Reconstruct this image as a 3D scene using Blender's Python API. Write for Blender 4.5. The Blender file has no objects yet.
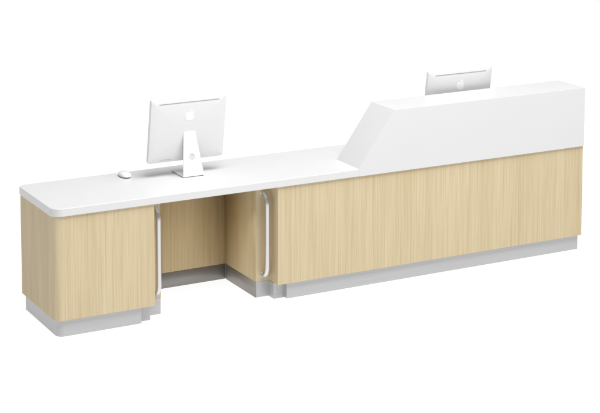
import bpy, bmesh, math
from mathutils import Vector

S = bpy.context.scene
C = S.collection

# ------------------------------------------------------------------ materials
def mat(name):
    m = bpy.data.materials.new(name); m.use_nodes = True
    nt = m.node_tree
    return m, nt, nt.nodes['Principled BSDF']

def N(nt, t, **kw):
    n = nt.nodes.new(t)
    for k, v in kw.items(): setattr(n, k, v)
    return n

def ramp(nt, stops, fac):
    r = N(nt, 'ShaderNodeValToRGB'); cr = r.color_ramp
    while len(cr.elements) > 1: cr.elements.remove(cr.elements[-1])
    for i, (p, c) in enumerate(stops):
        e = cr.elements[0] if i == 0 else cr.elements.new(p)
        e.position = p; e.color = (*c, 1) if len(c) == 3 else c
    nt.links.new(fac, r.inputs['Fac'])
    return r

def g(v): return (v, v, v)

def oak(name, tone=1.0, tint=(1, 1, 1)):
    m, nt, b = mat(name); L = nt.links
    tc = N(nt, 'ShaderNodeTexCoord')
    def noise(scale, detail, rough, sx, sy, sz, off=0.0, dist=0.0):
        mp = N(nt, 'ShaderNodeMapping'); mp.inputs['Scale'].default_value = (sx, sy, sz)
        mp.inputs['Location'].default_value = (off, off * .7, off * 1.3)
        L.new(tc.outputs['Object'], mp.inputs['Vector'])
        n = N(nt, 'ShaderNodeTexNoise'); n.inputs['Scale'].default_value = scale
        n.inputs['Detail'].default_value = detail; n.inputs['Roughness'].default_value = rough
        n.inputs['Distortion'].default_value = dist
        L.new(mp.outputs['Vector'], n.inputs['Vector'])
        return n.outputs['Fac']
    broad = noise(1, 3, .5, 7, 7, .35, 3.1, .4)          # wide veneer leaves
    mid = noise(1, 4, .6, 46, 46, 1.1, 8.3, .7)           # figure
    fine = noise(1, 5, .7, 210, 210, 2.2, 1.7)           # pores and fibres
    streak = noise(1, 2, .5, 120, 120, .8, 5.9)            # thin darker lines
    c1 = ramp(nt, [(.30, (.592*tone*tint[0], .484*tone*tint[1], .312*tone*tint[2])), (.70, (.648*tone*tint[0], .545*tone*tint[1], .366*tone*tint[2]))], broad)
    c2 = ramp(nt, [(.30, (.93, .92, .89)), (.55, (1, 1, 1)), (.75, (1.03, 1.03, 1.04))], mid)
    c3 = ramp(nt, [(.32, (.87, .85, .81)), (.55, (1, 1, 1)), (.8, (1.03, 1.03, 1.03))], fine)
    c4 = ramp(nt, [(.28, (.88, .85, .80)), (.40, (1, 1, 1))], streak)
    last = c1.outputs['Color']
    for c in (c2, c3, c4):
        mx = N(nt, 'ShaderNodeMix', data_type='RGBA', blend_type='MULTIPLY')
        mx.inputs[0].default_value = 1
        L.new(last, mx.inputs[6]); L.new(c.outputs['Color'], mx.inputs[7]); last = mx.outputs[2]
    L.new(last, b.inputs['Base Color'])
    rr = ramp(nt, [(.3, g(.58)), (.7, g(.46))], fine)
    L.new(rr.outputs['Color'], b.inputs['Roughness'])
    b.inputs['Specular IOR Level'].default_value = .12
    bp = N(nt, 'ShaderNodeBump'); bp.inputs['Strength'].default_value = .12; bp.inputs['Distance'].default_value = .0006
    L.new(fine, bp.inputs['Height']); L.new(bp.outputs['Normal'], b.inputs['Normal'])
    return m

def plain(name, col, rough, metal=0.0, spec=.5, var=.02, scale=6, bump=0.0, bscale=300):
    m, nt, b = mat(name); L = nt.links
    tc = N(nt, 'ShaderNodeTexCoord')
    n = N(nt, 'ShaderNodeTexNoise'); n.inputs['Scale'].default_value = scale; n.inputs['Detail'].default_value = 4
    L.new(tc.outputs['Object'], n.inputs['Vector'])
    r = ramp(nt, [(.3, tuple(c*(1-var) for c in col)), (.7, tuple(min(1, c*(1+var)) for c in col))], n.outputs['Fac'])
    L.new(r.outputs['Color'], b.inputs['Base Color'])
    rr = ramp(nt, [(.3, g(max(0, rough-.012))), (.7, g(rough+.012))], n.outputs['Fac'])
    L.new(rr.outputs['Color'], b.inputs['Roughness'])
    b.inputs['Metallic'].default_value = metal
    b.inputs['Specular IOR Level'].default_value = spec
    if bump:
        n2 = N(nt, 'ShaderNodeTexNoise'); n2.inputs['Scale'].default_value = bscale
        L.new(tc.outputs['Object'], n2.inputs['Vector'])
        bp = N(nt, 'ShaderNodeBump'); bp.inputs['Strength'].default_value = bump; bp.inputs['Distance'].default_value = .0005
        L.new(n2.outputs['Fac'], bp.inputs['Height']); L.new(bp.outputs['Normal'], b.inputs['Normal'])
    return m

def brushed(name, v, rough, metal, t=(1, 1, 1.01)):
    m, nt, b = mat(name); L = nt.links
    tc = N(nt, 'ShaderNodeTexCoord')
    mp = N(nt, 'ShaderNodeMapping'); mp.inputs['Scale'].default_value = (2.5, 2.5, 420)
    L.new(tc.outputs['Object'], mp.inputs['Vector'])
    n = N(nt, 'ShaderNodeTexNoise'); n.inputs['Scale'].default_value = 1; n.inputs['Detail'].default_value = 5
    L.new(mp.outputs['Vector'], n.inputs['Vector'])
    r = ramp(nt, [(.3, tuple(v*.93*k for k in t)), (.7, tuple(v*1.05*k for k in t))], n.outputs['Fac'])
    L.new(r.outputs['Color'], b.inputs['Base Color'])
    b.inputs['Metallic'].default_value = metal; b.inputs['Roughness'].default_value = rough
    return m

M = dict(
    oak=oak('light_oak_veneer', 1.07),
    oak_shade=oak('light_oak_veneer_knee_shade', 1.04, (1, .94, .82)),  # same oak, with knee-space shade and warm bounce put into the colour
    white=plain('white_solid_surface', (.705, .705, .705), .32, spec=.35, var=.006, scale=9, bump=.05),
    plinth=brushed('brushed_aluminium_plinth', .53, .45, .35),
    kick_shade=brushed('kick_board_shade_tone', .33, .5, .2, (1.06, 1, .94)),  # plinth darkened in colour to stand for shade in the knee space
    chrome=plain('satin_steel', (.70, .70, .72), .36, metal=1, var=.02),
    shell=plain('white_monitor_shell', (.785, .785, .785), .38, spec=.4, var=.006, scale=14),
    stand=plain('pale_stand_metal', (.80, .80, .80), .35, spec=.4, var=.006, scale=14),
    emblem=plain('white_emblem', (.97, .97, .97), .2, var=.003),
    slot=plain('grey_slot', (.42, .42, .42), .5, var=.05),
    cap=plain('pale_grey_hole_fill', (.64, .64, .64), .45, var=.01),  # light tone put in place of the shaded cable hole
    port=plain('grey_port', (.52, .52, .52), .5, var=.05),
    foot=plain('dark_rubber_pad', (.10, .10, .10), .7, var=.1),
    glass=plain('black_display_glass', (.012, .012, .014), .08, var=.1),
    mouse=plain('glossy_white_plastic', (.87, .87, .87), .16, var=.004),
)

# ------------------------------------------------------------------ mesh helpers
def link(name, bm, m, parent=None, bevel=0, seg=2, smooth=True, angle=35, skip=None):
    bmesh.ops.remove_doubles(bm, verts=bm.verts, dist=1e-6)
    bmesh.ops.recalc_face_normals(bm, faces=bm.faces)
    if bevel:
        es = [e for e in bm.edges if len(e.link_faces) == 2 and e.calc_face_angle(0) > math.radians(angle)
              and not (skip and skip(e))]
        bmesh.ops.bevel(bm, geom=es, offset=bevel, segments=seg, profile=.5, affect='EDGES', clamp_overlap=True)
    if parent is not None:                      # geometry is written in scene space; keep it so under the parent
        off = world_loc(parent)
        for v in bm.verts: v.co -= off
    me = bpy.data.meshes.new(name); bm.to_mesh(me); bm.free()
    o = bpy.data.objects.new(name, me); C.objects.link(o)
    me.materials.append(m)
    if parent is not None: o.parent = parent
    if smooth:
        me.polygons.foreach_set('use_smooth', [True] * len(me.polygons))
        for p in ('sharp_edge',):
            a = me.attributes.get(p) or me.attributes.new(p, 'BOOLEAN', 'EDGE')
            bm2 = bmesh.new(); bm2.from_mesh(me)
            vals = [len(e.link_faces) != 2 or e.calc_face_angle(0) > math.radians(31) for e in bm2.edges]
            bm2.free(); a.data.foreach_set('value', vals)
        if bevel:
            wn = o.modifiers.new('weighted_normals', 'WEIGHTED_NORMAL'); wn.keep_sharp = True; wn.weight = 100; wn.mode = 'FACE_AREA'
    return o

def world_loc(o):
    v = Vector(o.location)
    while o.parent: o = o.parent; v += o.location
    return v

def thing(name, loc, label, cat, group=None):
    o = bpy.data.objects.new(name, None); o.location = loc; o.empty_display_size = .1
    C.objects.link(o); o['label'] = label; o['category'] = cat
    if group: o['group'] = group
    return o

def round_poly(pts, n=10):
    """pts: (x, y, r); convex corners with r>0 become arcs"""
    out = []
    k = len(pts)
    for i, (x, y, r) in enumerate(pts):
        P = Vector((x, y))
        if not r: out.append(P); continue
        A = Vector(pts[i-1][:2]) - P; B = Vector(pts[(i+1) % k][:2]) - P
        A.normalize(); B.normalize()
        ang = A.angle(B); d = r / math.tan(ang/2)
        ctr = P + (A+B).normalized() * (r / math.sin(ang/2))
        v0 = P + A*d - ctr; v1 = P + B*d - ctr
        a0 = math.atan2(v0.y, v0.x); a1 = math.atan2(v1.y, v1.x)
        da = (a1 - a0 + math.pi) % (2*math.pi) - math.pi
        for j in range(n+1):
            a = a0 + da*j/n; out.append(ctr + Vector((math.cos(a), math.sin(a)))*r)
    return out

def prism(pts, h0, h1, axis='z', bm=None):
    """extrude a 2-D outline; axis z: (x,y)->z, axis y: (x,z)->y"""
    bm = bm or bmesh.new()
    f = (lambda p, h: (p[0], p[1], h)) if axis == 'z' else (lambda p, h: (p[0], h, p[1]))
    a = [bm.verts.new(f(p, h0)) for p in pts]; b = [bm.verts.new(f(p, h1)) for p in pts]
    k = len(pts)
    bm.faces.new(a); bm.faces.new(b)
    for i in range(k): bm.faces.new((a[i], a[(i+1) % k], b[(i+1) % k], b[i]))
    return bm

def box(x0, x1, y0, y1, z0, z1, bm=None):
    return prism([(x0, y0), (x1, y0), (x1, y1), (x0, y1)], z0, z1, bm=bm)

def tube(path, rx, ry=None, n=20, bm=None, cap=True):
    bm = bm or bmesh.new(); ry = ry or rx
    rings = []; ref = Vector((1, 0, 0))
    for i, p in enumerate(path):
        t = (path[min(i+1, len(path)-1)] - path[max(i-1, 0)]).normalized()
        u = (ref - t*ref.dot(t)).normalized(); w = t.cross(u)
        rings.append([bm.verts.new(p + u*rx*math.cos(2*math.pi*j/n) + w*ry*math.sin(2*math.pi*j/n)) for j in range(n)])
    for a, b in zip(rings, rings[1:]):
        for j in range(n): bm.faces.new((a[j], a[(j+1) % n], b[(j+1) % n], b[j]))
    if cap: bm.faces.new(rings[0]); bm.faces.new(rings[-1])
    return bm

# ------------------------------------------------------------------ dimensions (metres)
L, D, H = 3.684, .599, 1.096
ZT, TH, ZB = .750, .0462, .0987
ZW = ZT - TH
XK1, XK2, NW, ND = .6086, 1.4108, .0877, .119
XS1, XS2, DR = 1.9676, 2.2196, .273
OV = .010
R0 = .045
KB = .545

# ------------------------------------------------------------------ setting
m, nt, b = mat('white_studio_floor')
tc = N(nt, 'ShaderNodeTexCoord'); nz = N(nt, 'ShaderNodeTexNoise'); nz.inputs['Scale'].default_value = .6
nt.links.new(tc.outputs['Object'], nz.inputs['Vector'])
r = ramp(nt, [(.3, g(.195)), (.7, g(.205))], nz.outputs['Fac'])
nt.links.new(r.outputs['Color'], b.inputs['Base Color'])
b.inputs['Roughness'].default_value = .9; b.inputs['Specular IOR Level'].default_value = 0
b.inputs['Emission Color'].default_value = (1, 1, 1, 1); b.inputs['Emission Strength'].default_value = .925   # glow added to keep the floor white and wash out shadows
bm = bmesh.new()
bmesh.ops.create_grid(bm, x_segments=40, y_segments=40, size=60)
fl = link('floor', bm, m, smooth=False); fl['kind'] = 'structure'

# ------------------------------------------------------------------ the desk
desk = thing('reception_desk', (L/2, D/2, 0),
             'long light oak reception desk with white countertop, raised right section and open knee space', 'reception desk')

# carcasses
left = round_poly([(0, 0, R0), (XK1, 0, 0), (XK1, ND, 0), (XK1+NW, ND, 0), (XK1+NW, D, 0), (0, D, .02)])
cab_l = link('cabinet', prism(left, ZB, ZW), M['oak'], desk, bevel=.0012, seg=1)
cab_l['label'] = 'short oak cabinet with rounded outer corner'
right = [(XK2, 0), (L, 0), (L, D), (XK2-NW, D), (XK2-NW, ND), (XK2, ND)]
cab_r = link('cabinet', prism(right, ZB, ZW), M['oak'], desk, bevel=.0012, seg=1)
cab_r['label'] = 'long oak cabinet under the raised counter'
link('back_panel', box(XK1+NW+.001, XK2-NW-.001, KB, KB+.02, ZB, ZW-.001), M['oak_shade'], desk)  # veneer colour carries the knee-space shade

link('knee_shade_facing', box(XK2-NW-.003, XK2-NW+.0005, ND+.0015, KB, ZB, ZW-.001), M['oak_shade'], desk)  # thin facing added over the cabinet side to carry painted shade
# plinths
I, J = .0176, .050
XP1, XQ1 = .529, .598
pl = round_poly([(I, I, .042), (XP1, I, 0), (XP1, J, 0), (XQ1, J, 0), (XQ1, ND+.002, 0), (XK1+NW-.001, ND+.002, 0), (XK1+NW-.001, D-I, 0), (I, D-I, .015)])
link('plinth', prism(pl, 0, ZB-.0005), M['plinth'], desk, bevel=.001, seg=1)
XP2, XQ2 = 1.480, 1.411
pr = [(XP2, I), (L-.0176, I), (L-.0176, D-I), (XK2-NW+.001, D-I), (XK2-NW+.001, ND+.002), (XQ2-.004, ND+.002), (XQ2-.004, J), (XP2, J)]
link('plinth', prism(pr, 0, ZB-.0005), M['plinth'], desk, bevel=.001, seg=1)
link('shade_tone_kick', box(XK1+NW+.0005, XK2-NW-.004, KB+.002, KB+.02, 0, ZB-.001), M['kick_shade'], desk)  # dark tone is painted shade
link('shade_tone_kick', box(XK2-NW-.003, XK2-NW+.0005, ND+.002, KB, 0, ZB-.001), M['kick_shade'], desk)  # thin sheet added over the plinth side, its dark tone painted shade

at_joint = lambda e: all(abs(v.co.x - XS1) < .002 for v in e.verts)   # the two white pieces meet without a visible groove
# countertop: slab with rounded left end, stepping back behind the raised block
top = round_poly([(-OV, -OV, .065), (XS1, -OV, 0), (XS1, DR, 0), (L, DR, 0), (L, D+OV, 0), (-OV, D+OV, .05)], 14)
link('countertop', prism(top, ZW, ZT), M['white'], desk, bevel=.004, seg=3, skip=at_joint)
blk = [(XS1+.0004, ZW), (L+.001, ZW), (L+.001, H), (XS2, H), (XS1+.0004, ZT)]
rc = link('raised_counter', prism(blk, -OV, DR, axis='y'), M['white'], desk, bevel=.002, seg=2, angle=30, skip=at_joint)

# grab handles in the two notches
def handle(x, cab, s):
    y0, yb = ND, ND-.066
    zt, zb, r = .650, .136, .056
    P = []
    P.append(Vector((x, y0, zt)))
    for i in range(13):
        a = math.pi/2 * i/12
        P.append(Vector((x, yb + r - r*math.sin(a), zt - r*1.2 + r*1.2*math.cos(a))))
    for i in range(1, 10):
        P.append(Vector((x, yb, (zt - r*1.2) + (zb + r*1.2 - zt + r*1.2) * i/10)))
    for i in range(13):
        a = math.pi/2 * i/12
        P.append(Vector((x, yb + r - r*math.cos(a), zb + r*1.2 - r*1.2*math.sin(a))))
    P.append(Vector((x, y0, zb)))
    h = link('handle', tube(P, .0150, .0130, 24), M['chrome'], cab)
    for z in (zt, zb):
        link('mounting_plate', tube([Vector((x, y0-.004, z)), Vector((x, y0+.0005, z))], .017, .017, 28), M['chrome'], h, bevel=.001, seg=1)
handle(.656, cab_l, -1)
handle(1.368, cab_r, 1)

# ------------------------------------------------------------------ monitors
def apple_outline(h):
    """fruit emblem: body with a bite on one side and notches top and bottom (u right, v up)"""
    body = []
    for i in range(96):
        a = 2*math.pi*i/96
        x, y = math.cos(a), math.sin(a)
        rx = .46*(1 - .10*max(0, -y)**2); ry = .47
        px, py = rx*abs(x)**.86*(1 if x > 0 else -1), ry*abs(y)**.86*(1 if y > 0 else -1)
        if y > 0: py -= .10*math.exp(-(px/.13)**2)
        else: py += .05*math.exp(-(px/.12)**2)
        body.append((px, py - .12))
    bx, by, br = .50, -.02, .17
    out = []
    for (x, y) in body:
        d = math.hypot(x-bx, y-by)
        if d < br:
            k = br/d if d > 1e-6 else 1
            a = math.atan2(y-by, x-bx)
            # push the outline back onto the inner side of the bite circle
            yy = max(-br*.999, min(br*.999, y-by)); x = bx - math.sqrt(br*br - yy*yy)
        out.append((x*h, y*h))
    leaf = []
    for i in range(13):
        t = i/12; leaf.append((.02+.17*t + .06*math.sin(math.pi*t), .33+.22*t - .05*math.sin(math.pi*t)))
    for i in range(1, 12):
        t = 1 - i/12; leaf.append((.02+.17*t - .06*math.sin(math.pi*t), .33+.22*t + .05*math.sin(math.pi*t)))
    return out, [(x*h, y*h) for x, y in leaf]

def monitor(x, y, label, group):
    """screen faces the staff side (+y); the back with stand faces the viewer"""
    t = thing('desktop_computer', (x, y, ZT), label, 'computer', group)
    W, HH, TK = .497, .406, .026
    z0 = .088                                     # gap under the body
    tilt = math.radians(9.5)
    base = Vector((x, y, ZT))
    pv = Vector((0, .078, z0))                    # lower edge of the shell's back
    def tr(u, d, v):                              # u right, d out of the back (towards viewer), v up the shell
        return base + pv + Vector((u, -d*math.cos(tilt) - v*math.sin(tilt), v*math.cos(tilt) - d*math.sin(tilt)))
    def flat(name, outlines, d0, d1, m_, parent, bevel=0, seg=1):
        bm = bmesh.new()
        for o in outlines:
            a = [bm.verts.new(tr(p[0], d0, p[1])) for p in o]; b_ = [bm.verts.new(tr(p[0], d1, p[1])) for p in o]
            k = len(o); bm.faces.new(a); bm.faces.new(b_)
            for i in range(k): bm.faces.new((a[i], a[(i+1) % k], b_[(i+1) % k], b_[i]))
        return link(name, bm, m_, parent, bevel=bevel, seg=seg)
    # shell: rounded slab whose back swells slightly
    bm = bmesh.new()
    def loop(ins, d, rr): return [bm.verts.new(tr(p.x, d, p.y)) for p in round_poly([(-W/2+ins, ins, rr), (W/2-ins, ins, rr), (W/2-ins, HH-ins, rr), (-W/2+ins, HH-ins, rr)], 6)]
    rings = [loop(.001, -TK, .014), loop(0, -TK+.002, .015), loop(0, -.006, .015), loop(.0025, -.0015, .0145), loop(.007, 0, .012),
             loop(.05, .0035, .012), loop(.12, .0055, .010)]
    for a, b_ in zip(rings, rings[1:]):
        k = len(a)
        for i in range(k): bm.faces.new((a[i], a[(i+1) % k], b_[(i+1) % k], b_[i]))
    bm.faces.new(rings[0]); bm.faces.new(rings[-1])
    shell = link('shell', bm, M['shell'], t)
    # display on the staff side
    flat('display', [[(-W/2+.012, .075), (W/2-.012, .075), (W/2-.012, HH-.012), (-W/2+.012, HH-.012)]], -TK-.0012, -TK+.001, M['glass'], t)
    # vent slot along the top, ports low down
    so = round_poly([(-.197, HH-.0325, .0022), (.197, HH-.0325, .0022), (.197, HH-.0275, .0022), (-.197, HH-.0275, .0022)], 4)
    flat('vent_slot', [so], -.001, .0031, M['slot'], t)
    for i in range(6):
        u = -.172 + i*.0135
        flat('port', [round_poly([(u, .0165, .001), (u+.0095, .0165, .001), (u+.0095, .0215, .001), (u, .0215, .001)], 2)], -.001, .0026, M['port'], t)
    # emblem
    body, leaf = apple_outline(.062)
    lz = .294
    flat('emblem', [[(a+.006, c+lz) for a, c in body], [(a+.006, c+lz) for a, c in leaf]], .002, .0064, M['emblem'], t)
    # stand: tapering leg with a cable hole, foot running forward under the shell
    lt = tr(0.0, .004, .192)
    A = base + Vector((0, 0, .004)); Bv = lt - A; n = Bv.cross(Vector((1, 0, 0))).normalized()
    if n.y > 0: n = -n
    ln = Bv.length; wb, wt = .069, .037
    def lp(u, v, d, cx=0): return A + Vector((u + .018 - .008*v/ln, 0, 0)) + Bv.normalized()*v + n*d
    hv, hr = ln*.42, .019
    corners = [(-wb, 0), (wb, 0), (wt, ln), (-wt, ln)]
    angs = sorted(set([round(2*math.pi*i/72, 6) for i in range(72)] + [round(math.atan2(cv-hv, cu) % (2*math.pi), 6) for cu, cv in corners]))
    def hit(a):
        dx, dy = math.cos(a), math.sin(a); best = 9
        for i in range(4):
            (ax, ay), (bx, by) = corners[i], corners[(i+1) % 4]
            ex, ey = bx-ax, by-ay; den = dx*ey - dy*ex
            if abs(den) < 1e-9: continue
            tt = (ax*ey - (ay-hv)*ex)/den; ss = (ax*dy - (ay-hv)*dx)/den
            if tt > 0 and -1e-4 <= ss <= 1+1e-4: best = min(best, tt)
        return dx*best, hv+dy*best
    bm = bmesh.new(); T2 = .009
    O0 = []; O1 = []; I0 = []; I1 = []
    for a in angs:
        ou, ov = hit(a); iu, iv = hr*math.cos(a), hv + hr*math.sin(a)
        O0.append(bm.verts.new(lp(ou, ov, 0))); O1.append(bm.verts.new(lp(ou, ov, -T2)))
        I0.append(bm.verts.new(lp(iu, iv, 0))); I1.append(bm.verts.new(lp(iu, iv, -T2)))
    k = len(angs)
    for i in range(k):
        j = (i+1) % k
        bm.faces.new((O0[i], O0[j], I0[j], I0[i])); bm.faces.new((O1[i], I1[i], I1[j], O1[j]))
        bm.faces.new((O0[i], O1[i], O1[j], O0[j])); bm.faces.new((I0[i], I0[j], I1[j], I1[i]))
    leg = link('stand_leg', bm, M['stand'], t)
    bm = bmesh.new()                            # pale disc added to fill the cable hole, lighter than its natural shade
    c0 = [bm.verts.new(lp((hr+.0004)*math.cos(a), hv+(hr+.0004)*math.sin(a), -.0022)) for a in angs]; c1 = [bm.verts.new(lp((hr+.0004)*math.cos(a), hv+(hr+.0004)*math.sin(a), -.007)) for a in angs]
    bm.faces.new(c0); bm.faces.new(c1)
    for i in range(k): bm.faces.new((c0[i], c0[(i+1) % k], c1[(i+1) % k], c1[i]))
    link('cable_hole_fill', bm, M['cap'], leg)
    bm = prism(round_poly([(x+.018-wb, y+.0098, 0), (x+.018+wb, y+.0098, 0), (x+.018+wb, y+.185, .012), (x+.018-wb, y+.185, .012)], 5), ZT+.003, ZT+.011)
    link('stand_foot', bm, M['stand'], t, bevel=.0015)
    link('rubber_pad', box(x+.018-wb+.003, x+.018+wb-.003, y+.001, y+.17, ZT+.0002, ZT+.0038), M['foot'], t)
    # hinge block joining leg and shell
    flat('hinge', [[(-.022, .167), (.042, .167), (.042, .190), (-.022, .190)]], -.001, .006, M['stand'], t)
    return t

monitor(.978, .300, 'white all-in-one computer seen whole from behind, on the low countertop beside the mouse', None)
monitor(2.916, .292, 'white all-in-one computer mostly hidden behind the raised white counter, only its upper back showing', None)

# ------------------------------------------------------------------ mouse
mx, my = .630, .500
bm = bmesh.new()
bmesh.ops.create_uvsphere(bm, u_segments=40, v_segments=24, radius=1)
for v in bm.verts:
    x, y, z = v.co
    sx = abs(x)**.8*(1 if x > 0 else -1); sy = abs(y)**.82*(1 if y > 0 else -1)
    zz = z*.022 if z > 0 else z*.010
    v.co = (mx + sx*.034, my + sy*.060, ZT + .0102 + zz*(1 + .12*y*0))
mo = link('computer_mouse', bm, M['mouse'])
mo['label'] = 'small rounded white computer mouse lying on the low countertop'; mo['category'] = 'mouse'

# ------------------------------------------------------------------ light
w = bpy.data.worlds.new('World'); S.world = w; w.use_nodes = True
bg = w.node_tree.nodes['Background']; bg.inputs['Color'].default_value = (1, 1, 1, 1); bg.inputs['Strength'].default_value = .26
def area(name, loc, target, sx, sy, power, col=(1, 1, 1)):
    l = bpy.data.lights.new(name, 'AREA'); l.shape = 'RECTANGLE'; l.size = sx; l.size_y = sy; l.energy = power; l.color = col
    o = bpy.data.objects.new(name, l); C.objects.link(o); o.location = loc
    o.rotation_euler = (Vector(target) - Vector(loc)).to_track_quat('-Z', 'Y').to_euler()
area('key_softbox', (2.0, -2.5, 7.6), (1.7, .1, .5), 6.0, 4.0, 850)

# ------------------------------------------------------------------ camera (solved from the photograph)
cam = bpy.data.cameras.new('camera'); co = bpy.data.objects.new('camera', cam); C.objects.link(co)
co.location = (-3.1407, -8.8308, 3.3184)
fw = Vector((0.46717267, 0.87736120, -0.10948524)).normalized()
rt = fw.cross(Vector((0, 0, 1))).normalized(); up = rt.cross(fw)
from mathutils import Matrix
co.rotation_euler = Matrix(((rt.x, up.x, -fw.x), (rt.y, up.y, -fw.y), (rt.z, up.z, -fw.z))).to_euler()
cam.sensor_width = 36; cam.lens = 36*1695.55/600; cam.shift_y = -(206.5 + 64.95)/600     # a shifted lens keeps the verticals upright
cam.clip_end = 200
S.camera = co
S.render.resolution_x, S.render.resolution_y = 1024, 705
S.view_settings.view_transform = 'Standard'; S.view_settings.look = 'None'; S.view_settings.exposure = 0
